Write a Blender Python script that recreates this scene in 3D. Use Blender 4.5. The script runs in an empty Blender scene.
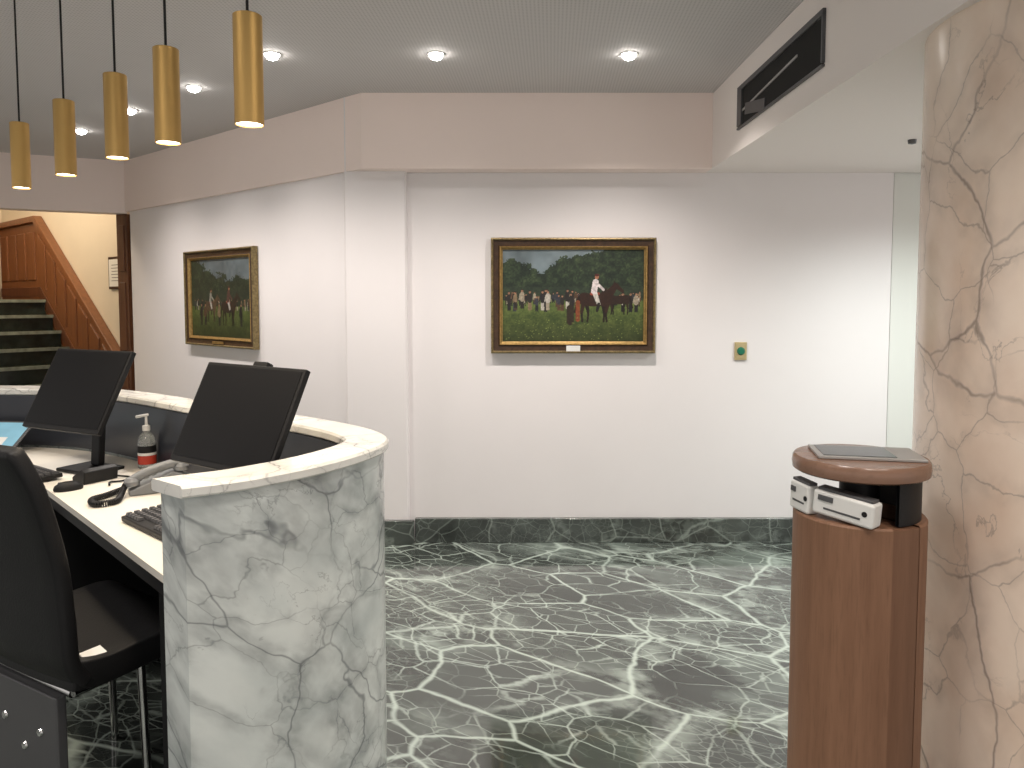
import bpy, math, random
import numpy as np
import bmesh
from mathutils import Vector, Matrix
random.seed(3); np.random.seed(3)
scene = bpy.context.scene
COL = scene.collection
R = math.radians

# ------------------------------------------------------------------ materials
def nt(m):
    m.use_nodes = True
    return m.node_tree.nodes, m.node_tree.links

def mat(name, col, rough=0.5, metal=0.0, emis=None, estr=0.0, noise=0.0, nscale=20, coat=0.0, trans=0.0, bump=0.0, spec=0.5):
    m = bpy.data.materials.new(name)
    n, l = nt(m)
    b = n['Principled BSDF']
    b.inputs['Base Color'].default_value = (*col, 1)
    b.inputs['Roughness'].default_value = rough
    b.inputs['Metallic'].default_value = metal
    b.inputs['Coat Weight'].default_value = coat
    b.inputs['Transmission Weight'].default_value = trans
    b.inputs['Specular IOR Level'].default_value = spec
    if emis:
        b.inputs['Emission Color'].default_value = (*emis, 1)
        b.inputs['Emission Strength'].default_value = estr
    if noise > 0 or bump > 0:
        tc = n.new('ShaderNodeTexCoord'); nz = n.new('ShaderNodeTexNoise')
        nz.inputs['Scale'].default_value = nscale; nz.inputs['Detail'].default_value = 4
        l.new(tc.outputs['Object'], nz.inputs['Vector'])
        if noise > 0:
            r = n.new('ShaderNodeValToRGB')
            r.color_ramp.elements[0].position = 0.3; r.color_ramp.elements[1].position = 0.7
            r.color_ramp.elements[0].color = (*[c*(1-noise) for c in col], 1)
            r.color_ramp.elements[1].color = (*[min(1, c*(1+noise)) for c in col], 1)
            l.new(nz.outputs['Fac'], r.inputs['Fac']); l.new(r.outputs['Color'], b.inputs['Base Color'])
        if bump > 0:
            bp = n.new('ShaderNodeBump'); bp.inputs['Strength'].default_value = bump; bp.inputs['Distance'].default_value = 0.004
            l.new(nz.outputs['Fac'], bp.inputs['Height']); l.new(bp.outputs['Normal'], b.inputs['Normal'])
    return m

def ridge(n, l, vec, scale, width, detail=5, dist=0.6, seedoff=0.0):
    mp = n.new('ShaderNodeMapping'); mp.inputs['Location'].default_value = (seedoff, seedoff*1.7, seedoff*0.6)
    l.new(vec, mp.inputs['Vector'])
    nz = n.new('ShaderNodeTexNoise'); nz.inputs['Scale'].default_value = scale
    nz.inputs['Detail'].default_value = detail; nz.inputs['Distortion'].default_value = dist
    nz.inputs['Roughness'].default_value = 0.55
    l.new(mp.outputs['Vector'], nz.inputs['Vector'])
    s = n.new('ShaderNodeMath'); s.operation = 'SUBTRACT'; s.inputs[1].default_value = 0.5
    a = n.new('ShaderNodeMath'); a.operation = 'ABSOLUTE'
    l.new(nz.outputs['Fac'], s.inputs[0]); l.new(s.outputs[0], a.inputs[0])
    mr = n.new('ShaderNodeMapRange'); mr.inputs['From Min'].default_value = 0; mr.inputs['From Max'].default_value = width
    mr.inputs['To Min'].default_value = 1; mr.inputs['To Max'].default_value = 0
    mr.interpolation_type = 'SMOOTHSTEP'
    l.new(a.outputs[0], mr.inputs['Value'])
    return mr.outputs['Result']

def noisefac(n, l, vec, scale, lo, hi, detail=3, off=0.0):
    mp = n.new('ShaderNodeMapping'); mp.inputs['Location'].default_value = (off, -off, off*0.5)
    l.new(vec, mp.inputs['Vector'])
    nz = n.new('ShaderNodeTexNoise'); nz.inputs['Scale'].default_value = scale; nz.inputs['Detail'].default_value = detail
    l.new(mp.outputs['Vector'], nz.inputs['Vector'])
    mr = n.new('ShaderNodeMapRange'); mr.inputs['From Min'].default_value = lo; mr.inputs['From Max'].default_value = hi
    l.new(nz.outputs['Fac'], mr.inputs['Value'])
    return mr.outputs['Result']

def mul(n, l, a, b):
    m = n.new('ShaderNodeMath'); m.operation = 'MULTIPLY'
    for i, x in enumerate((a, b)):
        if isinstance(x, (int, float)): m.inputs[i].default_value = x
        else: l.new(x, m.inputs[i])
    return m.outputs[0]

def mixc(n, l, fac, a, b):
    m = n.new('ShaderNodeMix'); m.data_type = 'RGBA'
    if isinstance(fac, (int, float)): m.inputs[0].default_value = fac
    else: l.new(fac, m.inputs[0])
    for i, x in ((6, a), (7, b)):
        if isinstance(x, tuple): m.inputs[i].default_value = (*x, 1)
        else: l.new(x, m.inputs[i])
    return m.outputs[2]

def warpv(n, l, vec, scale, amt, detail=4):
    nz = n.new('ShaderNodeTexNoise'); nz.inputs['Scale'].default_value = scale; nz.inputs['Detail'].default_value = detail
    l.new(vec, nz.inputs['Vector'])
    vm = n.new('ShaderNodeVectorMath'); vm.operation = 'MULTIPLY_ADD'
    vm.inputs[1].default_value = (amt, amt, amt)
    l.new(nz.outputs['Color'], vm.inputs[0]); l.new(vec, vm.inputs[2]); return vm.outputs[0]

def vor(n, l, vec, scale, w, smooth=True):
    vo = n.new('ShaderNodeTexVoronoi'); vo.feature = 'DISTANCE_TO_EDGE'; vo.inputs['Scale'].default_value = scale
    l.new(vec, vo.inputs['Vector'])
    mr = n.new('ShaderNodeMapRange'); mr.inputs['From Max'].default_value = w
    mr.inputs['To Min'].default_value = 1; mr.inputs['To Max'].default_value = 0
    if smooth: mr.interpolation_type = 'SMOOTHSTEP'
    l.new(vo.outputs['Distance'], mr.inputs['Value']); return mr.outputs['Result']

def marble(name, base, cloud, vein, s=1.6, rough=0.18, w=0.03, tilt=(0.5, 0.3, 0.6), stretch=(1, 1, 0.6), strength=0.85, warp=0.35, halo=0.35, fine=0.6, hw=7, mlo=0.36, hn=(.30, .68), det=7):
    m = bpy.data.materials.new(name); n, l = nt(m); b = n['Principled BSDF']
    tc = n.new('ShaderNodeTexCoord'); mp = n.new('ShaderNodeMapping')
    mp.inputs['Rotation'].default_value = tilt
    l.new(tc.outputs['Object'], mp.inputs['Vector'])
    mp2 = n.new('ShaderNodeMapping'); mp2.inputs['Scale'].default_value = stretch
    l.new(mp.outputs['Vector'], mp2.inputs['Vector']); v = mp2.outputs['Vector']
    vw = warpv(n, l, v, s*1.1, warp/s*1.6, det)
    c = mixc(n, l, noisefac(n, l, v, s*1.6, 0.42, 0.72, 6), base, cloud)
    msk = noisefac(n, l, v, s*1.0, mlo, mlo+.2, 3, 3.3)
    h = mul(n, l, mul(n, l, vor(n, l, vw, s, w*hw), noisefac(n, l, vw, s*4, hn[0], hn[1], 6, 6.0)), halo)
    c = mixc(n, l, mul(n, l, h, msk), c, vein)
    c = mixc(n, l, mul(n, l, mul(n, l, vor(n, l, vw, s, w), msk), strength), c, vein)
    vw2 = warpv(n, l, v, s*2.6, warp/s*0.7, det)
    m2 = noisefac(n, l, v, s*1.4, mlo+.06, mlo+.22, 3, 9.1)
    c = mixc(n, l, mul(n, l, mul(n, l, vor(n, l, vw2, s*2.1, w*hw*.8), mul(n, l, m2, noisefac(n, l, vw2, s*7, 0.35, 0.7, 5, 2.0))), halo*.7), c, vein)
    c = mixc(n, l, mul(n, l, mul(n, l, vor(n, l, vw2, s*2.1, w*0.9), m2), strength*fine), c, vein)
    c = mixc(n, l, mul(n, l, mul(n, l, ridge(n, l, v, s*1.7, w*.5, 7, 0.5, 2.0), noisefac(n, l, v, s*1.8, 0.45, 0.6, 3, 1.7)), strength*fine), c, vein)
    l.new(c, b.inputs['Base Color']); b.inputs['Roughness'].default_value = rough
    return m

def green_marble(name, s=1.0, veinamt=1.0, rough=0.07):
    m = bpy.data.materials.new(name); n, l = nt(m); b = n['Principled BSDF']
    tc = n.new('ShaderNodeTexCoord')
    rot = n.new('ShaderNodeMapping'); rot.inputs['Rotation'].default_value = (0, 0, R(28)); l.new(tc.outputs['Object'], rot.inputs['Vector'])
    mp = n.new('ShaderNodeMapping'); mp.inputs['Scale'].default_value = (s*0.74, s*1.22, s)
    l.new(rot.outputs['Vector'], mp.inputs['Vector']); vt = mp.outputs['Vector']
    v0 = tc.outputs['Object']
    v = warpv(n, l, vt, 2.2, 0.14, 4); vr = warpv(n, l, vt, 4.0, 0.085, 7); vs = warpv(n, l, vt, 9.0, 0.035, 7)
    base = mixc(n, l, noisefac(n, l, vt, 2.0, 0.35, 0.7, 8), (0.013, 0.016, 0.0145), (0.050, 0.058, 0.053))
    vc = n.new('ShaderNodeTexVoronoi'); vc.feature = 'F1'; vc.inputs['Scale'].default_value = 2.1; l.new(v, vc.inputs['Vector'])
    sx = n.new('ShaderNodeSeparateColor'); l.new(vc.outputs['Color'], sx.inputs[0])
    base = mixc(n, l, mul(n, l, sx.outputs[0], .55), base, (0.080, 0.093, 0.085))
    big = noisefac(n, l, v0, 0.9, 0.36, 0.58, 3, 7.0)
    cl = mul(n, l, mul(n, l, noisefac(n, l, vt, 3.4, 0.48, 0.66, 10, 2.2), big), 0.55*veinamt)
    c = mixc(n, l, cl, base, (0.22, 0.265, 0.235))
    vein = (0.50, 0.58, 0.52)
    e1 = mul(n, l, vor(n, l, v, 2.1, 0.024), noisefac(n, l, vt, 1.5, 0.28, 0.46, 3, 7.0))
    h1 = mul(n, l, mul(n, l, vor(n, l, vr, 2.1, 0.19), noisefac(n, l, vt, 13, 0.44, 0.60, 9, 5.0)), big)
    e2 = mul(n, l, vor(n, l, vr, 4.8, 0.028), noisefac(n, l, vt, 1.7, 0.38, 0.52, 4, 1.0))
    e3 = mul(n, l, vor(n, l, vs, 10.0, 0.038), noisefac(n, l, vt, 1.8, 0.44, 0.58, 4, 4.0))
    e4 = mul(n, l, vor(n, l, vs, 21.0, 0.06), mul(n, l, noisefac(n, l, vt, 3.0, 0.48, 0.60, 4, 9.0), big))
    for f, a in ((h1, .52), (e4, .40), (e3, .45), (e2, .58), (e1, .80)):
        c = mixc(n, l, mul(n, l, f, a*veinamt), c, vein)
    l.new(c, b.inputs['Base Color']); b.inputs['Roughness'].default_value = rough; b.inputs['Specular IOR Level'].default_value = 0.9
    return m

def wood(name, c1, c2, rough=0.35, axis='Z', s=6, spec=0.5, grain=.25):
    m = bpy.data.materials.new(name); n, l = nt(m); b = n['Principled BSDF']
    tc = n.new('ShaderNodeTexCoord'); mp = n.new('ShaderNodeMapping')
    sc = {'Z': (s*4, s*4, s*0.25), 'X': (s*0.25, s*4, s*4)}[axis]
    mp.inputs['Scale'].default_value = sc
    l.new(tc.outputs['Object'], mp.inputs['Vector'])
    f = noisefac(n, l, mp.outputs['Vector'], 1.0, 0.25, 0.75, 5)
    c = mixc(n, l, f, c1, c2)
    g = mul(n, l, noisefac(n, l, mp.outputs['Vector'], 6.0, 0.5, 0.8, 3, 3.0), grain)
    c = mixc(n, l, g, c, tuple(x*.55 for x in c1))
    l.new(c, b.inputs['Base Color']); b.inputs['Roughness'].default_value = rough; b.inputs['Specular IOR Level'].default_value = spec
    return m

def ceiling_mat():
    m = bpy.data.materials.new('perforated_grey_plaster'); n, l = nt(m); b = n['Principled BSDF']
    tc = n.new('ShaderNodeTexCoord')
    rt = n.new('ShaderNodeMapping'); rt.inputs['Rotation'].default_value = (0, 0, R(3)); l.new(tc.outputs['Object'], rt.inputs['Vector'])
    vm = n.new('ShaderNodeVectorMath'); vm.operation = 'MULTIPLY'; vm.inputs[1].default_value = (60, 60, 0)
    l.new(rt.outputs['Vector'], vm.inputs[0])
    fr = n.new('ShaderNodeVectorMath'); fr.operation = 'FRACTION'; l.new(vm.outputs[0], fr.inputs[0])
    sb = n.new('ShaderNodeVectorMath'); sb.operation = 'SUBTRACT'; sb.inputs[1].default_value = (.5, .5, 0); l.new(fr.outputs[0], sb.inputs[0])
    ln = n.new('ShaderNodeVectorMath'); ln.operation = 'LENGTH'; l.new(sb.outputs[0], ln.inputs[0])
    mr = n.new('ShaderNodeMapRange'); mr.inputs['From Min'].default_value = .12; mr.inputs['From Max'].default_value = .36
    l.new(ln.outputs['Value'], mr.inputs['Value'])
    c = mixc(n, l, mr.outputs['Result'], (0.46, 0.445, 0.445), (0.64, 0.62, 0.62))
    l.new(c, b.inputs['Base Color']); b.inputs['Roughness'].default_value = 0.8
    return m

M = {}
M['wall'] = mat('painted_wall', (0.83, 0.795, 0.80), 0.6, noise=0.012, nscale=2)
M['band'] = mat('painted_upper_wall', (0.92, 0.79, 0.735), 0.6, noise=0.012, nscale=2)
M['soffit'] = mat('painted_soffit', (0.87, 0.81, 0.775), 0.6)
M['cream'] = mat('cream_stair_wall', (0.76, 0.69, 0.57), 0.6, noise=0.03, nscale=2)
M['ceil'] = ceiling_mat()
M['floor'] = green_marble('green_serpentine_floor')
M['gbase'] = green_marble('green_serpentine_skirting', 1.6, 0.35, 0.15)
M['gstep'] = mat('dark_green_marble_step', (0.024, 0.034, 0.028), 0.2, noise=.4, nscale=9)
M['nosing'] = mat('pale_green_step_edge', (0.26, 0.30, 0.25), 0.35, noise=.3, nscale=14)
M['wmarble'] = marble('white_veined_marble', (0.76, 0.80, 0.775), (0.56, 0.61, 0.60), (0.085, 0.095, 0.105), 2.3, 0.15, 0.016, tilt=(0.15, 0.80, 0.25), stretch=(1.7, 1.1, 0.62), strength=0.58, warp=0.50, halo=0.62, hw=17, mlo=.28, fine=.65, hn=(.30, .76), det=4)
M['ledge'] = marble('white_ledge_marble', (0.86, 0.85, 0.80), (0.70, 0.69, 0.65), (0.16, 0.16, 0.16), 3.4, 0.15, 0.016, stretch=(1, 1, 1), strength=0.7, halo=.35, warp=.6)
M['pmarble'] = marble('peach_veined_marble', (0.88, 0.74, 0.625), (0.75, 0.575, 0.455), (0.23, 0.18, 0.155), 2.1, 0.22, 0.015, tilt=(0.75, -0.65, 0.2), stretch=(1.3, 1.0, 0.62), strength=0.72, warp=0.36, halo=0.34, fine=.65, hw=12, mlo=.31, det=5)
M['brass'] = mat('brushed_brass', (0.58, 0.37, 0.13), 0.4, 0.85)
M['black'] = mat('black_plastic', (0.010, 0.010, 0.011), 0.5, spec=0.3)
M['screen'] = mat('dark_screen', (0.005, 0.005, 0.006), 0.45, spec=0.2)
M['glass'] = mat('dark_glossy_glass', (0.01, 0.01, 0.012), 0.15)
M['leather'] = mat('black_leather', (0.009, 0.009, 0.010), 0.5, bump=0.2, nscale=150, spec=0.3)
M['chrome'] = mat('chrome', (0.6, 0.6, 0.6), 0.15, 1.0)
M['greymetal'] = mat('grey_metal', (0.10, 0.10, 0.105), 0.45, 0.3)
M['desk'] = mat('cream_laminate', (0.80, 0.76, 0.68), 0.35)
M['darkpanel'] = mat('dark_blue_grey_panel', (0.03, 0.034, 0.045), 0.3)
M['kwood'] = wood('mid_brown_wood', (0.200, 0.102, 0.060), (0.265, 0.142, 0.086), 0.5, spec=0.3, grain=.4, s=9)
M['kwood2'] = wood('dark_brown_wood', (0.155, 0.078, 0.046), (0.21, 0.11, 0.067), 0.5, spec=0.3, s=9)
M['ktop'] = wood('dark_top_wood', (0.185, 0.102, 0.068), (0.26, 0.150, 0.102), 0.25, 'X')
M['owood'] = wood('brown_stained_wood', (0.17, 0.064, 0.023), (0.25, 0.098, 0.037), 0.4)
M['jamb'] = wood('dark_stained_door_wood', (0.08, 0.030, 0.014), (0.16, 0.060, 0.026), 0.35)
M['gold'] = mat('aged_gilding', (0.25, 0.19, 0.09), 0.45, 0.6, noise=0.35, nscale=60)
M['goldb'] = mat('bright_gilding', (0.42, 0.27, 0.10), 0.4, 0.7, noise=0.25, nscale=60)
M['plate'] = mat('brass_plate', (0.55, 0.45, 0.25), 0.4, 0.4)
M['framebrown'] = mat('dark_brown_frame', (0.05, 0.025, 0.012), 0.35, noise=0.4, nscale=40)
M['white'] = mat('white_plastic', (0.75, 0.75, 0.73), 0.4)
M['paper'] = mat('white_paper', (0.8, 0.8, 0.78), 0.7)
M['red'] = mat('red_label', (0.45, 0.04, 0.02), 0.5)
M['clear'] = mat('clear_gel_bottle', (0.80, 0.85, 0.85), 0.1, trans=0.75)
M['phone'] = mat('grey_phone_plastic', (0.20, 0.21, 0.22), 0.4)
M['green'] = mat('green_button', (0.005, 0.16, 0.09), 0.3)
M['dark'] = mat('duct_shade', (0.008, 0.008, 0.008), 0.9)
M['alum'] = mat('grey_aluminium', (0.40, 0.39, 0.38), 0.45, 0.4)
M['bulb'] = mat('lit_lamp', (1, 1, 1), 0.5, emis=(1, 0.95, 0.88), estr=40)
M['bulbw'] = mat('lit_warm_lamp', (1, 1, 1), 0.5, emis=(1, 0.88, 0.66), estr=12)
M['blue'] = mat('lit_blue_display', (0.1, 0.2, 0.25), 0.3, emis=(0.22, 0.42, 0.52), estr=0.7, noise=0.3, nscale=9)
M['greenglass'] = mat('pale_grey_wall_panel', (0.74, 0.75, 0.715), 0.4)

# ------------------------------------------------------------------ helpers
def finish(o, parent=None, smooth=True, angle=35, bevel=0, seg=2):
    COL.objects.link(o)
    if parent: o.parent = parent
    if smooth and o.type == 'MESH':
        for p in o.data.polygons: p.use_smooth = True
        o.data.set_sharp_from_angle(angle=R(angle))
    if bevel:
        b = o.modifiers.new('bevel', 'BEVEL'); b.width = bevel; b.segments = seg; b.limit_method = 'ANGLE'; b.angle_limit = R(40)
        b.harden_normals = True
    return o

def mesh_obj(name, verts, faces, m, parent=None, smooth=True, angle=35, bevel=0, seg=2, loc=(0, 0, 0), rot=(0, 0, 0)):
    me = bpy.data.meshes.new(name); me.from_pydata([tuple(v) for v in verts], [], faces); me.validate(); me.update()
    bm = bmesh.new(); bm.from_mesh(me); bmesh.ops.recalc_face_normals(bm, faces=bm.faces); bm.to_mesh(me); bm.free()
    me.materials.append(m)
    o = bpy.data.objects.new(name, me); o.location = loc; o.rotation_euler = rot
    return finish(o, parent, smooth, angle, bevel, seg)

def prism(name, pts, z0, z1, m, parent=None, bevel=0, **k):
    n = len(pts)
    v = [(x, y, z0) for x, y in pts] + [(x, y, z1) for x, y in pts]
    f = [tuple(range(n)), tuple(range(n, 2*n))] + [(i, (i+1) % n, n+(i+1) % n, n+i) for i in range(n)]
    return mesh_obj(name, v, f, m, parent, bevel=bevel, **k)

def vprism(name, pts, y0, y1, m, parent=None, bevel=0, **k):
    n = len(pts)
    v = [(x, y0, z) for x, z in pts] + [(x, y1, z) for x, z in pts]
    f = [tuple(range(n)), tuple(range(n, 2*n))] + [(i, (i+1) % n, n+(i+1) % n, n+i) for i in range(n)]
    return mesh_obj(name, v, f, m, parent, bevel=bevel, **k)

def box(name, c, s, m, parent=None, rot=(0, 0, 0), bevel=0, seg=2):
    hx, hy, hz = s[0]/2, s[1]/2, s[2]/2
    v = [(x, y, z) for z in (-hz, hz) for y in (-hy, hy) for x in (-hx, hx)]
    f = [(0, 1, 3, 2), (4, 6, 7, 5), (0, 4, 5, 1), (1, 5, 7, 3), (3, 7, 6, 2), (2, 6, 4, 0)]
    return mesh_obj(name, v, f, m, parent, loc=c, rot=rot, bevel=bevel, seg=seg)

def lathe(name, prof, m, parent=None, loc=(0, 0, 0), rot=(0, 0, 0), seg=48, a0=0, a1=360, angle=35):
    full = abs(a1-a0) >= 360
    ns = seg if full else seg+1
    v, f = [], []
    for i in range(ns):
        a = R(a0+(a1-a0)*i/seg)
        for r, z in prof: v.append((r*math.cos(a), r*math.sin(a), z))
    k = len(prof)
    for i in range(seg):
        j = (i+1) % ns
        for q in range(k-1):
            f.append((i*k+q, j*k+q, j*k+q+1, i*k+q+1))
    o = mesh_obj(name, v, f, m, parent, loc=loc, rot=rot, angle=angle)
    bm = bmesh.new(); bm.from_mesh(o.data); bmesh.ops.remove_doubles(bm, verts=bm.verts, dist=1e-5)
    bmesh.ops.recalc_face_normals(bm, faces=bm.faces); bm.to_mesh(o.data); bm.free()
    for p in o.data.polygons: p.use_smooth = True
    o.data.set_sharp_from_angle(angle=R(angle))
    return o

def tube(name, pts, r, m, parent=None, seg=10):
    pts = [Vector(p) for p in pts]; v, f = [], []
    up = Vector((0, 0, 1)); prev = None
    for i, p in enumerate(pts):
        t = (pts[min(i+1, len(pts)-1)]-pts[max(i-1, 0)]).normalized()
        if prev is None:
            a = up if abs(t.z) < 0.9 else Vector((1, 0, 0))
            nrm = t.cross(a).normalized()
        else:
            nrm = (prev-t*prev.dot(t)).normalized()
        prev = nrm; b = t.cross(nrm)
        for j in range(seg):
            an = 2*math.pi*j/seg
            v.append(p+nrm*r*math.cos(an)+b*r*math.sin(an))
    for i in range(len(pts)-1):
        for j in range(seg):
            f.append((i*seg+j, i*seg+(j+1) % seg, (i+1)*seg+(j+1) % seg, (i+1)*seg+j))
    f.append(tuple(range(seg))); f.append(tuple(range((len(pts)-1)*seg, len(pts)*seg)))
    return mesh_obj(name, v, f, m, parent, angle=60)

def catmull(P, n=8):
    P = [Vector(p) for p in P]; P = [2*P[0]-P[1]]+P+[2*P[-1]-P[-2]]; out = []
    for i in range(1, len(P)-2):
        p0, p1, p2, p3 = P[i-1:i+3]
        for j in range(n):
            t = j/n
            out.append(0.5*((2*p1)+(p2-p0)*t+(2*p0-5*p1+4*p2-p3)*t*t+(3*p1-p0-3*p2+p3)*t**3))
    out.append(P[-2]); return out

def root(name, loc, label, cat, rotz=0, group=None):
    o = bpy.data.objects.new(name, None); o.empty_display_size = 0.1
    o.location = loc; o.rotation_euler = (0, 0, rotz); COL.objects.link(o)
    o['label'] = label; o['category'] = cat
    if group: o['group'] = group
    return o

def struct(o, label, cat='wall'):
    o['kind'] = 'structure'; o['label'] = label; o['category'] = cat; return o

# ------------------------------------------------------------------ camera
cd = bpy.data.cameras.new('camera'); cam = bpy.data.objects.new('camera', cd); COL.objects.link(cam)
cam.location = (0, 0, 1.5); cam.rotation_euler = (R(86.5), 0, 0)
cd.sensor_width = 36; cd.lens = 760/1024*36; cd.shift_y = -38/1024; cd.clip_start = 0.05
scene.camera = cam

# ------------------------------------------------------------------ room shell
CZ, SZ = 2.70, 2.265
struct(prism('floor', [(-7, -2), (3.6, -2), (3.6, 4.8), (0, 5.5), (-2, 8.2), (-6.0, 11), (-8.5, 9), (-8.5, 4)], -0.1, 0, M['floor']),
       'polished dark green marble floor with white crackle veins', 'floor')
struct(prism('ceiling', [(-6.3, -2), (3.6, -2), (3.6, 4.66), (-1.03, 4.66), (-3.34, 6.70), (-6.3, 5.28)], CZ, CZ+0.1, M['ceil']),
       'grey perforated plaster ceiling with recessed downlights', 'ceiling')
struct(prism('wall_back', [(-0.65, 4.65), (2.31, 4.65), (2.31, 4.8), (-0.65, 4.8)], 0, CZ, M['wall']), 'smooth off-white painted wall carrying the racing painting')
struct(prism('wall_right', [(2.318, 4.66), (3.6, 4.66), (3.6, 4.8), (2.318, 4.8)], 0, CZ, M['greenglass']), 'pale grey wall panel beside the marble column')
struct(prism('wall_pier', [(-1.02, 4.65), (-1.0, 4.60), (-0.645, 4.60), (-0.635, 4.612), (-0.635, 4.8), (-1.02, 4.8)], 0, CZ, M['wall']), 'narrow projecting off-white painted wall pier')
LW = [(-1.02, 4.65), (-3.34, 6.70)]
nx, ny = 0.662, 0.749
struct(prism('wall_left', [LW[0], LW[1], (LW[1][0]+nx*.15, LW[1][1]+ny*.15), (LW[0][0]+nx*.15, LW[0][1]+ny*.15)], 0, CZ, M['wall']), 'off-white painted angled wall carrying the smaller painting')
struct(prism('trim_1', [(-0.88, 4.50), (1.17, 4.50), (1.17, 4.65), (-1.02, 4.645)], SZ, CZ, M['band']), 'projecting painted upper wall band', 'trim')
a = (-0.88, 4.50); b_ = (-3.37, 6.68)
struct(prism('trim_2', [a, b_, (-3.34, 6.71), (-1.02, 4.655)], SZ, CZ, M['band']), 'projecting painted upper wall band on the angled wall', 'trim')
struct(prism('wall_header', [(-3.36, 6.69), (-6.3, 5.26), (-6.3, 5.44), (-3.4, 6.86)], SZ-0.015, 3.9, M['band']), 'painted header above the opening to the stair hall')
struct(prism('trim_3', [(1.17, -2), (3.6, -2), (3.6, 4.65), (1.17, 4.65)], SZ, CZ-0.002, M['soffit']), 'lowered painted soffit box running along the ceiling', 'soffit')
struct(prism('baseboard_back', [(-0.60, 4.615), (3.5, 4.615), (3.5, 4.65), (-0.60, 4.65)], 0, 0.15, M['gbase'], bevel=0.004), 'dark green marble skirting', 'baseboard')
struct(prism('baseboard_pier', [(-1.03, 4.565), (-0.60, 4.565), (-0.60, 4.598), (-1.0, 4.598)], 0, 0.15, M['gbase'], bevel=0.004), 'dark green marble skirting', 'baseboard')
struct(prism('baseboard_left', [(-1.045, 4.63), (-3.36, 6.675), (-3.342, 6.698), (-1.022, 4.648)], 0, 0.15, M['gbase']), 'dark green marble skirting on the angled wall', 'baseboard')

dj = root('door_frame', (-3.42, 6.80, 0), 'dark stained panelled wooden door frame by the stair hall', 'door frame', R(-20))
dj['kind'] = 'structure'
box('jamb', (0, 0, 1.125), (0.12, 0.12, 2.25), M['jamb'], dj, bevel=0.006)
for z, h in ((0.55, 0.8), (1.35, 0.6), (1.95, 0.4)):
    box('raised_panel', (0, -0.063, z), (0.065, 0.012, h), M['jamb'], dj, bevel=0.004)

# ------------------------------------------------------------------ stair hall
ang = math.atan2(0.66, -0.75)
A = (-3.85, 7.30)
def hall(x, y):
    return (A[0]+x*math.cos(ang)-y*math.sin(ang), A[1]+x*math.sin(ang)+y*math.cos(ang))
struct(prism('wall_stair', [hall(-0.95, -0.06), hall(4.2, -0.06), hall(4.2, -0.2), hall(-0.95, -0.2)], 0, 4.0, M['cream']), 'warm cream painted stair hall wall')
struct(prism('wall_landing', [hall(3.5, -0.06), hall(3.5, 2.6), hall(3.65, 2.6), hall(3.65, -0.06)], 0, 4.0, M['cream']), 'cream wall behind the stair landing')
struct(prism('wall_hall', [hall(-1, 2.6), hall(4, 2.6), hall(4, 2.75), hall(-1, 2.75)], 0, 4.0, M['cream']), 'cream far side wall of the stair hall')
struct(prism('ceiling_hall', [hall(-1.0, -0.2), hall(4.2, -0.2), hall(4.2, 2.75), hall(-0.6, 2.75)], 4.0, 4.05, M['cream']), 'cream stair hall ceiling', 'ceiling')
st = root('staircase', (A[0], A[1], 0), 'dark green marble staircase rising to a landing', 'staircase', ang)
N = 9; rise = 1.5/N; run = 2.05/N
for i in range(N):
    x0 = i*run; x1 = x0+run+(0 if i < N-1 else 1.2); z = (i+1)*rise
    s_ = vprism('step', [(x0, 0), (x1, 0), (x1, z), (x0, z)], 0.0, 1.9, M['gstep'], st)
    vprism('nosing', [(x0-.03, z-.032), (x0-.001, z-.032), (x0-.001, z+.001), (x0-.03, z+.001)], 0.0, 1.9, M['nosing'], s_)
wn = root('wainscot', (A[0], A[1], 0), 'brown raised-panel wood wainscot with sloping cap rail beside stairs', 'wall panelling', ang)
wn['kind'] = 'structure'
yb0, yb1 = -0.055, -0.012
sl = 1.37/2.03
vprism('panelling', [(-0.1, 0), (-0.1, 0.93), (0, 1.0), (2.03, 2.37), (3.40, 2.37), (3.40, 1.5), (2.0, 1.5), (0.1, 0)], yb0, yb1, M['owood'], wn)
def capx(x): return 1.0+sl*x if x < 2.03 else 2.37
vprism('cap_rail', [(-0.14, capx(-0.14)), (2.03, 2.37), (3.42, 2.37), (3.42, 2.44), (2.01, 2.44), (-0.14, capx(-0.14)+.075)], -0.058, 0.035, M['owood'], wn, bevel=0.008)
vprism('base_rail', [(-0.1, 0.12), (2.03, 1.53), (3.4, 1.53), (3.4, 1.64), (1.98, 1.64), (-0.1, 0.24)], -0.058, -0.001, M['jamb'], wn, bevel=0.004)
for k in range(7):
    xa, xb = 0.03+k*0.29, 0.03+k*0.29+0.22
    vprism('raised_panel', [(xa, capx(xa)-.60), (xb, capx(xb)-.60), (xb, capx(xb)-.10), (xa, capx(xa)-.10)], -0.058, 0.004, M['owood'], wn, bevel=0.010)
for k in range(4):
    xa = 2.10+k*0.33
    vprism('raised_panel', [(xa, 1.72), (xa+.25, 1.72), (xa+.25, 2.27), (xa, 2.27)], -0.058, 0.004, M['owood'], wn, bevel=0.010)
w2 = root('wainscot', (*hall(3.5, 0), 1.5), 'brown raised-panel wood wainscot along the landing wall', 'wall panelling', ang+R(90))
w2['kind'] = 'structure'
box('panelling', (1.28, 0.02, 0.435), (2.56, 0.04, 0.87), M['owood'], w2)
box('cap_rail', (1.28, 0.04, 0.90), (2.56, 0.09, 0.07), M['owood'], w2, bevel=0.008)
box('base_rail', (1.28, 0.03, 0.07), (2.56, 0.06, 0.14), M['jamb'], w2, bevel=0.005)
for k in range(8):
    box('raised_panel', (0.17+k*0.315, 0.045, 0.49), (0.24, 0.02, 0.58), M['owood'], w2, bevel=0.009)

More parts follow.
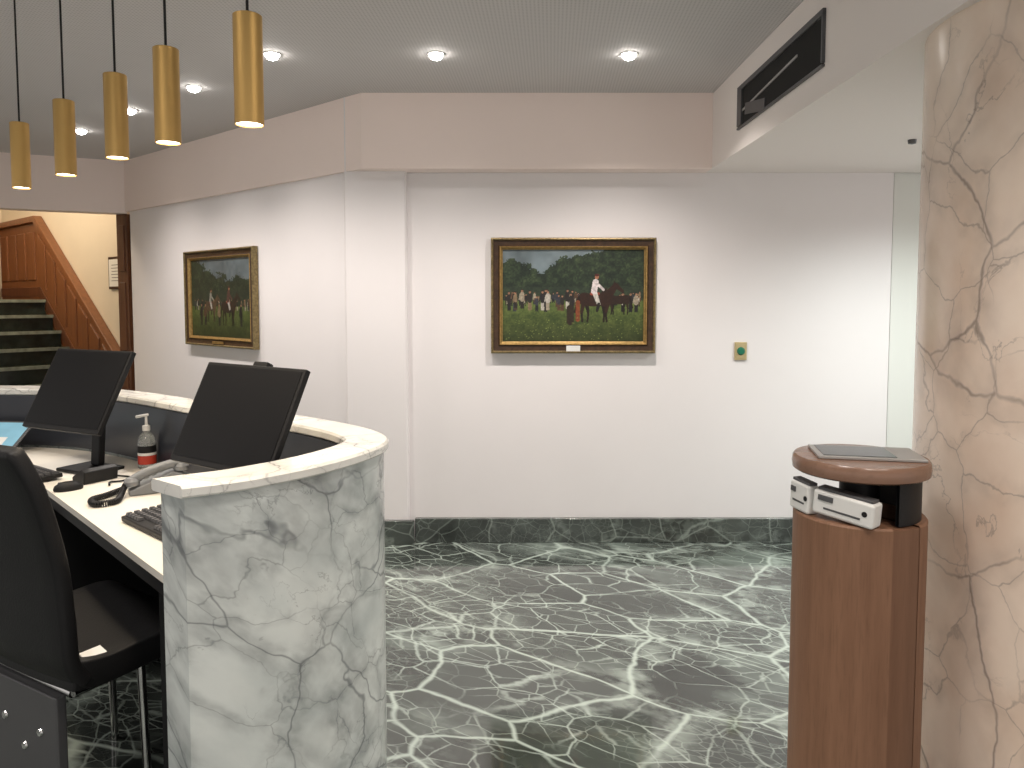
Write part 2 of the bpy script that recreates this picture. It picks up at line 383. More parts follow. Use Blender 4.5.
# ------------------------------------------------------------------ column
col = root('marble_column', (1.69, 2.115, 0), 'large round column clad in peach marble with brown veins', 'column')
lathe('shaft', [(0, 0), (0.5, 0), (0.5, SZ), (0, SZ)], M['pmarble'], col, seg=96)

# ------------------------------------------------------------------ vent in soffit face
vt = root('air_vent', (1.17, 3.44, 2.37), 'long air vent slot, its dark inside a black sheet, with thin aluminium frame', 'air vent')
W2, Hh = 0.54, 0.215
for nm, c, s in (('frame_rail', (-0.006, 0, 0.005), (0.014, 2*W2, 0.010)), ('frame_rail', (-0.006, 0, Hh-0.012), (0.014, 2*W2, 0.024)),
                 ('frame_side', (-0.006, -W2+.006, Hh/2), (0.014, 0.012, Hh-.03)), ('frame_side', (-0.006, W2-.035, Hh/2), (0.014, 0.07, Hh-.03))):
    box(nm, c, s, M['greymetal'], vt, bevel=0.002)
box('duct_shade_sheet', (-0.001, 0, Hh/2), (0.004, 2*W2-.02, Hh-.02), M['dark'], vt)  # no hole cut: a black sheet stands in for the shade inside the duct
box('baffle', (-0.005, 0.10, 0.105), (0.004, .74, 0.010), M['alum'], vt, rot=(R(-3), 0, 0))
box('damper_plate', (-0.005, 0.27, 0.055), (0.006, 0.30, 0.055), M['greymetal'], vt, rot=(R(10), 0, 0))

# ------------------------------------------------------------------ downlights
def downlight(x, y, z=CZ, power=45, col=(1, .92, .85), lab='small round recessed ceiling downlight, lit', sz=R(130), soft=0.06, blend=1.0):
    r = root('ceiling_downlight', (x, y, z), lab, 'ceiling light', group='recessed ceiling downlights')
    lathe('trim_ring', [(0.036, -0.001), (0.043, -0.001), (0.043, -0.005), (0.038, -0.005), (0.036, -0.003)], M['alum'], r, seg=32)
    lathe('lens_glow_dome', [(0, -0.030), (.012, -.029), (.023, -.024), (.031, -.015), (0.035, -0.004), (0.035, 0.0)], M['bulb'], r, seg=24)  # lens bulged into a dome to imitate the glow around the lamp
    ld = bpy.data.lights.new('downlight_beam', 'SPOT'); ld.energy = power; ld.color = col; ld.spot_size = sz; ld.spot_blend = blend; ld.shadow_soft_size = soft
    lo = bpy.data.objects.new('downlight_beam', ld); lo.location = (0, 0, -0.04); lo.parent = r; COL.objects.link(lo)
for x, y in ((-0.372, 3.80), (-1.175, 3.80), (-1.80, 4.38), (-2.42, 4.90), (-3.06, 5.48)):
    downlight(x, y, power=70)
downlight(0.573, 3.80, power=115, soft=.03)
for x, y in ((0.1, 1.5), (-1.2, 1.4), (-2.6, 2.4), (0.1, -0.6), (-1.6, -0.6)):
    downlight(x, y, power=78, soft=0.2)  # more downlights added out of view to fill the room with light
downlight(0.85, 0.75, power=75, col=(1, .88, .76), soft=0.15)  # extra warm downlight above the view, added to brighten the column
downlight(1.32, 1.10, SZ, 17, (1, .90, .80), 'unseen warm downlight added in the soffit to brighten the column', soft=.12, sz=R(150))  # unseen lamp added where the soffit keeps light off the column
downlight(2.35, 3.60, SZ, 165, (0.94, 1.0, 0.96), 'recessed cool-white downlight in the soffit', sz=R(160), soft=.1)
r = root('smoke_detector', (1.92, 3.70, SZ), 'tiny dark detector on the soffit underside', 'detector')
lathe('detector_body', [(0, 0), (.020, 0), (.018, -.018), (0, -.022)], M['greymetal'], r, seg=20)

# ------------------------------------------------------------------ pendants
for k, (x, y, zb) in enumerate(((-0.622, 1.83, 1.913), (-0.943, 2.115, 1.928), (-1.222, 2.385, 1.937), (-1.545, 2.665, 1.930), (-1.940, 3.04, 1.940))):
    r = root('pendant_lamp', (x, y, CZ), 'slim brass cylinder pendant lamp on black cord, lit', 'pendant lamp', group='row of brass pendants above the counter')
    zt, zb = zb+.254-CZ, zb-CZ
    lathe('canopy', [(0, 0), (0.03, 0), (0.03, -0.02), (0, -0.022)], M['black'], r, seg=24)
    tube('cord', [(0, 0, -0.02), (0, 0, zt-.002)], 0.0035, M['black'], r)
    lathe('lamp_shade', [(0, zt), (0.031, zt), (0.0335, zt-.002), (0.0335, zb), (0.031, zb), (0.031, zb+.05), (0, zb+.05)], M['brass'], r, seg=40)
    lathe('bulb', [(0, zb+.004), (0.0307, zb+.004), (0.0307, zb+.03)], M['bulbw'], r, seg=24)
    ld = bpy.data.lights.new('pendant_beam', 'SPOT'); ld.energy = 14; ld.color = (1, .82, .60); ld.spot_size = R(120); ld.spot_blend = 0.8; ld.shadow_soft_size = 0.03
    lo = bpy.data.objects.new('pendant_beam', ld); lo.location = (0, 0, zb-0.01); lo.parent = r; COL.objects.link(lo)

# ------------------------------------------------------------------ paintings
def vnoise(h, w, cells, seed):
    rs = np.random.RandomState(seed); g = rs.rand(cells+2, int(cells*1.5)+2)
    yy = np.linspace(0, cells, h); xx = np.linspace(0, cells*1.5-.01, w)
    y0 = yy.astype(int); x0 = xx.astype(int); fy = (yy-y0)[:, None]; fx = (xx-x0)[None, :]
    fy = fy*fy*(3-2*fy); fx = fx*fx*(3-2*fx)
    return (g[y0][:, x0]*(1-fy)*(1-fx)+g[y0+1][:, x0]*fy*(1-fx)+g[y0][:, x0+1]*(1-fy)*fx+g[y0+1][:, x0+1]*fy*fx)

def paint(kind):
    W, H = 330, 216
    X, Y = np.meshgrid(np.linspace(0, 1.5, W), np.linspace(0, 1, H))
    n1 = vnoise(H, W, 5, 1+kind); n2 = vnoise(H, W, 18, 2+kind); n3 = vnoise(H, W, 70, 5+kind)
    img = np.zeros((H, W, 3))
    def C(*c): return np.array(c)/255.
    img[:] = C(110, 124, 130)*(1-.25*n1[..., None])+.08*n2[..., None]
    tl = (0.66+0.18*n1+0.10*n2+0.06*n3+(0.26*np.clip((X-.5)/.6, 0, 1) if kind == 0 else 0.25*np.clip((.5-X)/.5, -0.4, 1)))
    tree = Y < tl
    tc = C(20, 32, 24)+(C(74, 88, 58)-C(20, 32, 24))*((.55*n2+.5*n3)**1.8)[..., None]
    img[tree] = tc[tree]
    hz = (Y < .60) & (Y > .40); img[hz] = (tc*.55+C(64, 78, 62)*.33)[hz]
    hor = .45 if kind == 0 else .40
    gr = Y < hor
    gc = C(50, 66, 30)+(C(104, 116, 60)-C(50, 66, 30))*(.5*n2+.5*n3)[..., None]
    gc = gc*(.64+.5*(Y/hor))[..., None]
    img[gr] = gc[gr]
    def ell(cx, cy, rx, ry, c, rot=0):
        dx, dy = X-cx, Y-cy; ca, sa = math.cos(rot), math.sin(rot)
        m = ((dx*ca+dy*sa)/rx)**2+((-dx*sa+dy*ca)/ry)**2 < 1; img[m] = np.array(c)*(.85+.3*n3[m])[..., None]
    def line(x0, y0, x1, y1, w0, w1, c):
        dx, dy = x1-x0, y1-y0; L = dx*dx+dy*dy
        t = np.clip(((X-x0)*dx+(Y-y0)*dy)/L, 0, 1)
        m = np.hypot(X-x0-t*dx, Y-y0-t*dy) < (w0+(w1-w0)*t); img[m] = np.array(c)*(.85+.3*n3[m])[..., None]
    def person(x, y, h, c, c2, hat=None):
        line(x-.008, y, x-.004, y+h*.5, h*.05, h*.07, c2); line(x+.010, y, x+.004, y+h*.5, h*.05, h*.07, c2)
        line(x, y+h*.45, x, y+h*.78, h*.11, h*.10, c)
        line(x-.1*h, y+h*.75, x-.16*h, y+h*.45, h*.035, h*.03, c)
        ell(x, y+h*.92, h*.055, h*.07, C(150, 110, 85))
        ell(x, y+h*.985, h*.075, h*.025, hat if hat is not None else C(40, 35, 30))
    cols = [C(24, 24, 28), C(150, 140, 122), C(80, 58, 42), C(36, 32, 30), C(125, 106, 82), C(176, 170, 160), C(50, 52, 60), C(30, 28, 30)]
    def horse(x, y, s, d, c, rider=None):
        dk = c*.55
        for lx, k in ((-.30, -.03), (-.20, .04), (.22, .02), (.32, -.04)):
            line(x+d*lx*s, y+.42*s, x+d*(lx+k)*s, y+.20*s, .055*s, .030*s, dk if k > 0 else c)
            line(x+d*(lx+k)*s, y+.20*s, x+d*(lx+k*.4)*s, y, .026*s, .026*s, dk)
        ell(x, y+.55*s, .40*s, .165*s, c); ell(x-d*.25*s, y+.58*s, .18*s, .17*s, c); ell(x+d*.26*s, y+.56*s, .17*s, .18*s, c)
        line(x+d*.30*s, y+.62*s, x+d*.52*s, y+.92*s, .12*s, .07*s, c)
        line(x+d*.52*s, y+.94*s, x+d*.70*s, y+.78*s, .065*s, .038*s, c)
        line(x+d*.49*s, y+.98*s, x+d*.50*s, y+1.04*s, .02*s, .01*s, c)
        line(x-d*.40*s, y+.62*s, x-d*.50*s, y+.25*s, .035*s, .03*s, dk)
        if rider is not None:
            ell(x, y+.72*s, .13*s, .05*s, C(130, 55, 38))
            line(x, y+.74*s, x+d*.10*s, y+.45*s, .06*s, .045*s, C(185, 180, 172)); line(x+d*.10*s, y+.45*s, x+d*.06*s, y+.28*s, .04*s, .035*s, C(25, 22, 20))
            line(x-d*.02*s, y+.78*s, x+d*.02*s, y+1.02*s, .075*s, .075*s, rider); line(x+d*.03*s, y+1.0*s, x+d*.22*s, y+.82*s, .035*s, .03*s, rider)
            ell(x+d*.05*s, y+1.15*s, .05*s, .06*s, C(160, 110, 84)); ell(x+d*.05*s, y+1.20*s, .06*s, .035*s, C(70, 30, 28))
    rs = random.Random(11+kind)
    if kind == 0:
        for i in range(70):
            x = rs.uniform(.04, 1.46); person(x, hor-.03+rs.uniform(-.03, .02), rs.uniform(.08, .11), rs.choice(cols), rs.choice(cols[:4]+cols[6:]))
        for i in range(20):
            x = rs.uniform(.06, .80); person(x, .36+rs.uniform(-.03, .03), rs.uniform(.16, .21), rs.choice(cols), rs.choice(cols))
        for x in (1.28, 1.36, 1.42): person(x, .33, .2, rs.choice(cols), cols[0])
        horse(1.24, .30, .28, -1, C(40, 25, 18)); horse(.98, .22, .42, 1, C(44, 24, 16), C(200, 190, 190))
        line(.72, .22, .72, .36, .04, .04, C(44, 34, 24)); line(.80, .24, .80, .43, .022, .022, C(120, 62, 36))
        for i in range(120): ell(rs.uniform(0, 1.5), rs.uniform(.02, .26), .006, .004, C(112, 124, 66))
    else:
        for i in range(30):
            x = rs.uniform(.05, 1.45); person(x, hor-.05, rs.uniform(.10, .14), rs.choice(cols), rs.choice(cols))
        horse(.95, .16, .40, 1, C(44, 30, 22), C(90, 60, 52)); horse(.50, .20, .34, 1, C(84, 66, 48), C(150, 146, 136))
        for x in (.26, .36, .72, 1.25): person(x, .16, .27, rs.choice(cols[:5]), cols[3])
        img *= .85
    img = np.clip(img, 0, 1)
    return X, Y, img

def make_painting(kind, loc, rotz, w, h, label):
    r = root('framed_painting', loc, label, 'painting', rotz)
    def ringframe(name, rings, m, bev=0):
        v, f = [], []
        for o, d in rings:
            v += [(-w/2+o, -d, o), (w/2-o, -d, o), (w/2-o, -d, h-o), (-w/2+o, -d, h-o)]
        for q in range(len(rings)-1):
            for i in range(4):
                f.append((q*4+i, q*4+(i+1) % 4, (q+1)*4+(i+1) % 4, (q+1)*4+i))
        return mesh_obj(name, v, f, m, r, angle=25)
    ringframe('outer_moulding', [(0, 0.002), (0, .035), (.004, .045), (.010, .047), (.015, .040), (.016, .034)], M['gold'])
    ringframe('frame_cove', [(.016, .034), (.024, .031), (.044, .028), (.052, .034)], M['framebrown'])
    ringframe('inner_moulding', [(.052, .034), (.055, .038), (.060, .036), (.066, .026), (.070, .024), (.072, .014)], M['goldb'])
    X, Y, img = paint(kind); H, W = X.shape
    cw, ch = w-.14, h-.14
    vx = (X/1.5-.5)*cw; vz = Y*ch+.07
    verts = np.stack([vx.ravel(), np.full(vx.size, -0.015), vz.ravel()], 1)
    idx = np.arange(H*W).reshape(H, W)
    faces = np.stack([idx[:-1, :-1].ravel(), idx[:-1, 1:].ravel(), idx[1:, 1:].ravel(), idx[1:, :-1].ravel()], 1)
    me = bpy.data.meshes.new('canvas'); me.from_pydata(verts.tolist(), [], faces.tolist()); me.update()
    at = me.color_attributes.new('paint', 'FLOAT_COLOR', 'POINT')
    lin = np.where(img < .04045, img/12.92, ((img+.055)/1.055)**2.4)
    rgba = np.concatenate([lin.reshape(-1, 3), np.ones((H*W, 1))], 1).astype(np.float32)
    at.data.foreach_set('color', rgba.ravel())
    m = bpy.data.materials.new('oil_paint_canvas'); n, l = nt(m); an = n.new('ShaderNodeAttribute'); an.attribute_name = 'paint'
    l.new(an.outputs['Color'], n['Principled BSDF'].inputs['Base Color']); n['Principled BSDF'].inputs['Roughness'].default_value = .45
    me.materials.append(m)
    o = bpy.data.objects.new('canvas', me); COL.objects.link(o); o.parent = r
    box('plaque', (0, -.042, .030), (.085 if kind == 0 else .16, .006, .034 if kind == 0 else .02), M['goldb' if kind else 'white'], r, bevel=.001)
    return r
make_painting(0, (0.372, 4.65, 1.173), 0, 1.0, 0.70, 'gilt-framed oil painting of jockey on dark horse before racecourse crowd')
make_painting(1, (-2.150, 5.648, 1.15), math.atan2(-.662, .749), 1.03, 0.72, 'gilt-framed oil painting of horses and riders under trees')

sp = root('framed_print', (*hall(-0.05, -0.06), 1.60), 'small dark-framed white certificate on the stair hall wall', 'picture', ang+R(180))
box('frame', (0, -0.012, 0.155), (0.36, 0.02, 0.31), M['framebrown'], sp, bevel=.003)
box('print', (0, -0.0235, 0.155), (0.31, 0.004, 0.26), M['paper'], sp)
for k in range(6):
    box('text_line', (0, -0.026, 0.08+k*0.03), (0.20-0.02*(k % 2), 0.001, 0.006), M['greymetal'], sp)

wb = root('wall_button', (1.40, 4.65, 1.13), 'small brass wall plate with round green push button', 'wall switch')
box('plate', (0, -0.006, 0.055), (0.075, 0.012, 0.11), M['plate'], wb, bevel=.003)
box('inner_plate', (0, -0.0135, 0.055), (0.058, 0.003, 0.085), M['plate'], wb, bevel=.001)
lathe('button', [(0, .012), (.018, .010), (.025, 0)], M['green'], wb, loc=(0, -.015, .055), rot=(R(90), 0, 0), seg=24)

# ------------------------------------------------------------------ reception counter
PTS = [(-.77, 1.76), (-.64, 1.85), (-.485, 2.05), (-.398, 2.30), (-.468, 2.50), (-.70, 2.74), (-1.15, 3.09), (-1.72, 3.54), (-2.15, 3.76), (-2.65, 3.82), (-3.3, 3.80)]
path = catmull([(x, y, 0) for x, y in PTS], 8)
nor = []
for i, p in enumerate(path):
    t = (path[min(i+1, len(path)-1)]-path[max(i-1, 0)]).normalized(); nor.append(Vector((-t.y, t.x, 0)))
d0 = Vector((-.80, .60, 0))
for i in range(8):
    nor[i] = (d0*(1-i/8)+nor[i]*(i/8)).normalized()
def sweep(name, prof, m, parent, i0=0, i1=None, ext=0, **k):
    ii = list(range(i0, len(path) if i1 is None else i1)); v, f = [], []; q = len(prof)
    for c, i in enumerate(ii):
        p = path[i].copy()
        if c == 0 and ext: p -= (path[1]-path[0]).normalized()*ext
        for d, z in prof: v.append(p+nor[i]*d+Vector((0, 0, z)))
    for c in range(len(ii)-1):
        for j in range(q): f.append((c*q+j, c*q+(j+1) % q, (c+1)*q+(j+1) % q, (c+1)*q+j))
    f.append(tuple(range(q))); f.append(tuple(range((len(ii)-1)*q, len(ii)*q)))
    return mesh_obj(name, v, f, m, parent, **k)
LZ = 1.066
rc = root('reception_counter', (0, 0, 0), 'curved reception counter clad in white grey-veined marble with thick ledge', 'reception counter')
sweep('marble_front', [(0, 0), (0, LZ-.032), (.105, LZ-.032), (.105, 0)], M['wmarble'], rc)
sweep('marble_ledge', [(-.010, LZ-.030), (-.015, LZ-.025), (-.015, LZ-.007), (-.008, LZ), (.116, LZ), (.123, LZ-.007), (.123, LZ-.025), (.118, LZ-.030)], M['ledge'], rc, ext=0.012)
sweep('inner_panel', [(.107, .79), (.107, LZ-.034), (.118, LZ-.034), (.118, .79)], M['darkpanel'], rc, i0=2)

DZ = 0.78
dk = root('reception_desk', (0, 0, 0), 'cream laminate reception desk built inside the curved counter', 'desk')
def fr(t):
    F = [Vector((-.905, 1.94)), Vector((-2.1, 3.2)), Vector((-3.2, 3.15))]
    L1 = (F[1]-F[0]).length; L2 = (F[2]-F[1]).length; s = t*(L1+L2)
    return F[0]+(F[1]-F[0])*(s/L1) if s < L1 else F[1]+(F[2]-F[1])*((s-L1)/L2)
back = [(path[i]+nor[i]*.122) for i in range(3, len(path))]
cum = [0]
for i in range(1, len(back)): cum.append(cum[-1]+(back[i]-back[i-1]).length)
def tmap(s):
    s0 = 0.62
    return max(0, (s-s0)/(cum[-1]-s0))
def deskslab(name, z0, z1, m, inset=0):
    v, f = [], []
    for s, p in zip(cum, back):
        q = fr(tmap(s)*0.999+0.0005*s)
        q = Vector((q.x, q.y)); q = q+Vector((.73, .68))*inset
        v += [(p.x, p.y, z0), (p.x, p.y, z1), (q.x, q.y, z0), (q.x, q.y, z1)]
    for i in range(len(back)-1):
        a, b = i*4, (i+1)*4
        f += [(a+1, b+1, b+3, a+3), (a, a+2, b+2, b), (a, b, b+1, a+1), (a+2, a+3, b+3, b+2)]
    f += [(0, 1, 3, 2), ((len(back)-1)*4, (len(back)-1)*4+2, (len(back)-1)*4+3, (len(back)-1)*4+1)]
    return mesh_obj(name, v, f, m, dk, angle=25)
deskslab('worktop', DZ-.022, DZ, M['desk'])
deskslab('under_frame', DZ-.07, DZ-.023, M['black'], .012)
sweep('modesty_panel', [(.112, .02), (.112, .70), (.120, .70), (.120, .02)], M['black'], dk, i0=4)
box('support_leg', (-.98, 2.14, .36), (.05, .05, .72), M['black'], dk)
box('support_leg', (-2.10, 3.32, .36), (.05, .05, .72), M['black'], dk)
box('side_panel', (-1.62, 2.98, .36), (.02, .50, .70), M['black'], dk, rot=(0, 0, R(-47)))

# ------------------------------------------------------------------ monitors
def monitor(x, y, z, rotz, hc, tilt, w=.47, h=.29, label='black flat computer monitor, switched off, tilted back on the desk'):
    r = root('computer_monitor', (x, y, z), label, 'computer monitor', rotz, 'desk monitors')
    box('stand_base', (0, .04, .008), (.22, .16, .014), M['black'], r, bevel=.005)
    box('stand_neck', (0, .085, hc/2+.01), (.055, .03, hc-.01), M['black'], r, rot=(R(-4), 0, 0), bevel=.006)
    hd = box('display_housing', (0, .0, hc), (w, .022, h), M['black'], r, rot=(R(tilt), 0, 0), bevel=.004)
    box('screen', (0, -.0118, .004), (w-.022, .0016, h-.030), M['screen'], hd)
    box('rear_housing', (0, .032, -.01), (w*.62, .045, h*.62), M['black'], hd, bevel=.015)
    box('hinge', (0, .065, -.01), (.07, .035, .07), M['black'], hd, bevel=.005)
    return r, hd
rz = R(-48.7)
m2, h2 = monitor(-.865, 2.38, DZ, R(-35), .350, -26, .50, .345)
box('webcam', (.0, .02, .182), (.07, .03, .022), M['black'], h2, bevel=.006)
m1, h1 = monitor(-1.80, 3.14, DZ, R(-26), .345, -28, .48, .36)

def keyboard(x, y, z, rotz):
    r = root('keyboard', (x, y, z+.001), 'black computer keyboard on the desk', 'keyboard', rotz, 'desk keyboards')
    box('keyboard_body', (0, 0, .014), (.44, .145, .018), M['black'], r, rot=(R(3), 0, 0), bevel=.004)
    v, f = [], []
    for i in range(20):
        for j in range(5):
            if j == 0 and 4 < i < 10: continue
            cx, cy = -.203+i*.0213, -.052+j*.0245; s = .0085; zz = .024+.0012*j
            b = len(v)
            v += [(cx-s, cy-s*1.1, zz-.003), (cx+s, cy-s*1.1, zz-.003), (cx+s, cy+s*1.1, zz-.003), (cx-s, cy+s*1.1, zz-.003),
                  (cx-s*.75, cy-s*.8, zz+.006), (cx+s*.75, cy-s*.8, zz+.006), (cx+s*.75, cy+s*.8, zz+.006), (cx-s*.75, cy+s*.8, zz+.006)]
            f += [(b, b+1, b+2, b+3), (b+4, b+5, b+6, b+7), (b, b+1, b+5, b+4), (b+1, b+2, b+6, b+5), (b+2, b+3, b+7, b+6), (b+3, b, b+4, b+7)]
    k = mesh_obj('keys', v, f, M['greymetal'], r, smooth=False); k['kind'] = 'stuff'
keyboard(-2.02, 3.08, DZ, R(-36))
keyboard(-1.055, 2.33, DZ, R(-42))
ms = root('computer_mouse', (-1.68, 2.84, DZ), 'black computer mouse beside the keyboard', 'mouse', rz)
o = lathe('shell', [(0, 0), (.030, 0), (.032, .008), (.029, .020), (.018, .031), (0, .034)], M['black'], ms, seg=28); o.scale = (.95, 1.6, 1)
box('scroll_wheel', (0, -.028, .028), (.006, .014, .012), M['greymetal'], ms, bevel=.003)

lp = root('laptop', (-2.47, 3.37, DZ), 'open laptop with lit blue screen at the end of the desk', 'laptop', R(-6))
box('base', (0, -.02, .010), (.34, .22, .018), M['greymetal'], lp, bevel=.004)
ld_ = box('display_lid', (0, .165, .075), (.34, .010, .21), M['greymetal'], lp, rot=(R(-55), 0, 0), bevel=.003)
box('screen', (0, -.006, 0), (.315, .002, .185), M['blue'], ld_)
for i in range(3):
    box('screen_window', (-.07+i*.06, -.0075, .03-.03*i), (.10, .001, .05), M['white' if i != 1 else 'blue'], ld_)

sb = root('sanitizer_bottle', (-1.560, 3.215, DZ), 'clear hand sanitiser pump bottle with red and dark label', 'bottle')
lathe('bottle_body', [(0, 0), (.032, 0), (.036, .005), (.036, .120), (.030, .140), (.014, .155), (.013, .165), (0, .165)], M['clear'], sb, seg=32)
lathe('label_wrap', [(.0365, .022), (.0368, .022), (.0368, .058), (.0365, .058)], M['red'], sb, seg=32)
lathe('label_wrap', [(.0365, .059), (.0368, .059), (.0368, .070), (.0365, .070)], M['white'], sb, seg=32)
lathe('label_wrap', [(.0365, .071), (.0368, .071), (.0368, .100), (.0365, .100)], M['black'], sb, seg=32)
lathe('pump_collar', [(0, .163), (.016, .163), (.016, .183), (.006, .187), (.005, .222), (0, .222)], M['white'], sb, seg=24)
box('pump_nozzle', (-.014, -.006, .226), (.052, .016, .011), M['white'], sb, rot=(0, R(-8), R(25)), bevel=.004)

tp = root('telephone', (-1.365, 2.86, DZ), 'grey desk telephone with coiled black cord', 'telephone', R(30))
vprism('phone_body', [(-.09, 0), (.10, 0), (.10, .065), (.06, .075), (-.09, .02)], -.09, .09, M['phone'], tp, bevel=.006)
hs = [(-.085, -.062, .050), (-.03, -.062, .078), (.05, -.062, .100), (.10, -.062, .098)]
tube('handset', catmull([Vector(p) for p in hs], 6), .017, M['phone'], tp, 14)
lathe('earpiece', [(0, -.018), (.026, -.016), (.028, 0), (.020, .012), (0, .014)], M['phone'], tp, loc=(-.078, -.062, .052), seg=24)
lathe('earpiece', [(0, -.018), (.026, -.016), (.028, 0), (.020, .012), (0, .014)], M['phone'], tp, loc=(.090, -.062, .092), seg=24)
for i in range(3):
    for j in range(4):
        box('key', (-.05+j*.026, .0+i*.026, .041+j*.0095), (.018, .018, .008), M['white'], tp, rot=(0, R(-20), 0), bevel=.002)
box('phone_display', (.075, .03, .0745), (.045, .08, .004), M['screen'], tp, rot=(0, R(-5), 0), bevel=.001)
cp = catmull([Vector(p) for p in ((-.10, -.06, .040), (-.12, -.12, .014), (-.14, -.18, .012), (-.20, -.19, .012), (-.21, -.12, .012), (-.16, -.07, .012), (-.10, -.02, .018))], 12)
coil = []
for i in range(len(cp)-1):
    for j in range(8):
        t = j/8; p = cp[i].lerp(cp[i+1], t); d = (cp[i+1]-cp[i]).normalized(); s = Vector((-d.y, d.x, 0))
        a = (i*8+j)*2*math.pi/10
        coil.append(p+s*.009*math.cos(a)+Vector((0, 0, .009*math.sin(a))))
tube('coiled_cord', coil, .0028, M['black'], tp, 6)
cr = root('card_terminal', (-1.66, 2.99, DZ), 'small black card payment terminal with cable', 'card terminal', R(-30))
vprism('terminal_body', [(-.04, 0), (.04, 0), (.045, .05), (.02, .06), (-.04, .025)], -.07, .07, M['black'], cr, bevel=.005)
box('terminal_screen', (-.01, .035, .046), (.035, .05, .004), M['screen'], cr, rot=(0, R(-30), 0))
tube('cable', catmull([Vector(p) for p in ((.03, .07, .01), (.09, .09, .006), (.12, .04, .006), (.10, .0, .006), (.14, -.03, .006))], 8), .004, M['black'], cr, 8)

# ------------------------------------------------------------------ chair
ch = root('office_chair', (-1.28, 2.24, 0), 'black leather chair with curved high back and chrome legs', 'chair', R(60))
def shell(name, prof, width, thick, cup, m):
    c = catmull([Vector((x, 0, z)) for x, z in prof], 5); v, f = [], []; K = 9
    for i, p in enumerate(c):
        t = i/(len(c)-1); wv = width(t)
        for j in range(K):
            s = -1+2*j/(K-1)
            d = (c[min(i+1, len(c)-1)]-c[max(i-1, 0)]).normalized(); nn = Vector((d.z, 0, -d.x))
            q = p+Vector((0, s*wv/2, 0))+nn*(cup*s*s)
            v.append(q)
    for i in range(len(c)-1):
        for j in range(K-1): f.append((i*K+j, i*K+j+1, (i+1)*K+j+1, (i+1)*K+j))
    o = mesh_obj(name, v, f, m, ch, angle=180)
    s = o.modifiers.new('solid', 'SOLIDIFY'); s.thickness = thick; s.offset = 0
    b = o.modifiers.new('bevel', 'BEVEL'); b.width = thick*.35; b.segments = 3; b.limit_method = 'ANGLE'; b.angle_limit = R(50)
    return o
shell('backrest', [(-.165, .47), (-.205, .54), (-.215, .66), (-.23, .82), (-.275, 1.01), (-.32, 1.13)], lambda t: .55*(1-.08*max(0, (t-.75)/.25)**2), .045, .008, M['leather'])
shell('seat', [(-.20, .50), (-.10, .485), (.08, .49), (.20, .492), (.245, .47)], lambda t: .54, .075, -.010, M['leather'])
for sx, sy in ((.19, -.22), (.19, .20), (.02, -.235)):
    tube('leg', [(sx*.95, sy*.95, .45), (sx*1.05, sy*1.03, 0.0)], .012, M['chrome'], ch, 12)
tube('frame_rail', [(-.17, -.21, .440), (.19, -.21, .440), (.19, .20, .440), (-.17, .20, .440), (-.17, -.21, .440)], .012, M['chrome'], ch, 10)
bp_ = box('rear_support', (-.185, .04, .215), (.03, .44, .43), M['greymetal'], ch, bevel=.006)
for y_, z_ in ((-.14, .10), (-.06, .04), (.04, .10)):
    lathe('bolt', [(0, .006), (.010, .005), (.012, 0)], M['chrome'], bp_, loc=(-.0155, y_, z_), rot=(0, R(-90), 0), seg=16)
box('tag', (-.12, -.235, .530), (.06, .06, .004), M['paper'], ch, rot=(R(18), 0, 0))

# ------------------------------------------------------------------ kiosk
kx, ky = .935, 2.02
kz = root('information_stand', (kx, ky, 0), 'cylindrical mid-brown wooden stand with round top and open niche', 'pedestal stand')
view = math.degrees(math.atan2(-ky, -kx))
r0 = .166
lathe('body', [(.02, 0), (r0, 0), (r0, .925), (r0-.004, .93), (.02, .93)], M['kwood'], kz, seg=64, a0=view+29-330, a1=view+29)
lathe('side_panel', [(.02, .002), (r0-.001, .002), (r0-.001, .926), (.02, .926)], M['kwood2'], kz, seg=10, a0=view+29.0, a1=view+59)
lathe('plinth', [(0, 0.0), (.145, 0.0), (.145, .004), (0, .004)], M['black'], kz, seg=40)
lathe('niche_core', [(0, .93), (.05, .93), (.05, 1.042), (0, 1.042)], M['black'], kz, seg=48)
lathe('niche_back', [(.138, .93), (.150, .93), (.150, 1.042), (.138, 1.042), (.138, .93)], M['black'], kz, seg=30, a0=view+38, a1=view+190)
lathe('round_top', [(0, 1.040), (.162, 1.040), (.170, 1.045), (.172, 1.060), (.170, 1.076), (.165, 1.082), (0, 1.082)], M['ktop'], kz, seg=72)
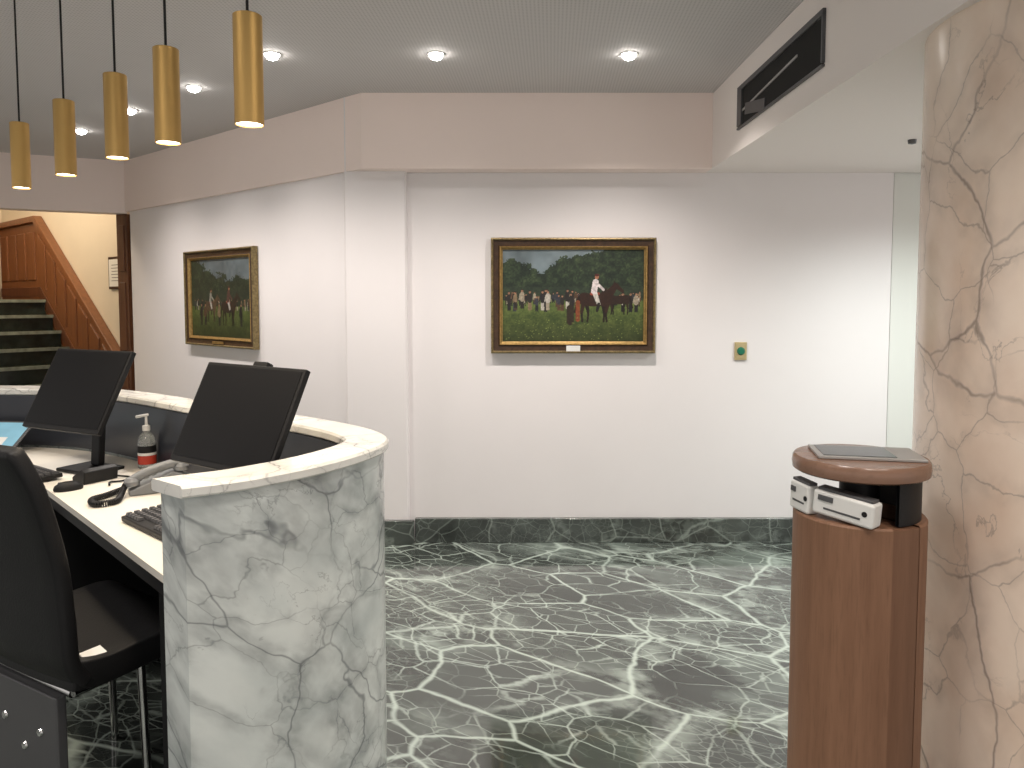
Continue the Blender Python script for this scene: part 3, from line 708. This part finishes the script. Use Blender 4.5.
tb = root('tablet', (kx+.018, ky+.01, 1.0822), 'black glass tablet with silver edge lying flat on the stand', 'tablet', R(-12))
box('tablet_body', (0, 0, .004), (.265, .165, .008), M['alum'], tb, bevel=.002)
box('glass', (-.028, 0, .0085), (.180, .140, .0015), M['glass'], tb)
def pbox(x, y, z, rz_, s, lean=0):
    r = root('small_box', (x, y, z), 'white cardboard box with dark lid edge in the niche', 'box', rz_, 'boxes in the stand niche')
    bb = box('carton', (0, 0, s[2]/2+abs(math.sin(R(lean)))*s[0]/2*.9), s, M['white'], r, bevel=.008, seg=3, rot=(0, R(lean), 0))
    box('lid', (0, 0, s[2]/2+.003), (s[0]*.90, s[1]*.7, .008), M['greymetal'], bb, bevel=.002)
    box('lid_tab', (-s[0]*.28, -s[1]/2-.001, s[2]*.22), (s[0]*.25, .004, .014), M['greymetal'], bb, bevel=.001)
    box('printed_mark', (0, -s[1]/2-.0006, -.012), (s[0]*.6, .001, .005), M['greymetal'], bb)
    lathe('seal', [(0, .0), (.007, .0), (.007, .001), (0, .0012)], M['black'], bb, loc=(s[0]*.36, -s[1]/2, 0.003), rot=(R(90), 0, 0), seg=16)
pbox(kx-.078, ky-.102, .9305, R(-50), (.160, .050, .064), 5)
pbox(kx-.148, ky-.002, .9305, R(-75), (.080, .036, .078), 3)

# ------------------------------------------------------------------ lights / world
def light(name, kind, loc, energy, col, size=.3, rot=(0, 0, 0)):
    ld = bpy.data.lights.new(name, kind); ld.energy = energy; ld.color = col
    if kind == 'POINT': ld.shadow_soft_size = size
    o = bpy.data.objects.new(name, ld); o.location = loc; o.rotation_euler = rot; COL.objects.link(o); return o
light('hall_lamp', 'POINT', (*hall(0.9, 1.3), 3.4), 85, (1, .86, .66), .25)
w = bpy.data.worlds.new('world'); scene.world = w; w.use_nodes = True
w.node_tree.nodes['Background'].inputs[0].default_value = (1.0, .945, .905, 1)
w.node_tree.nodes['Background'].inputs[1].default_value = 0.74
scene.view_settings.view_transform = 'Standard'
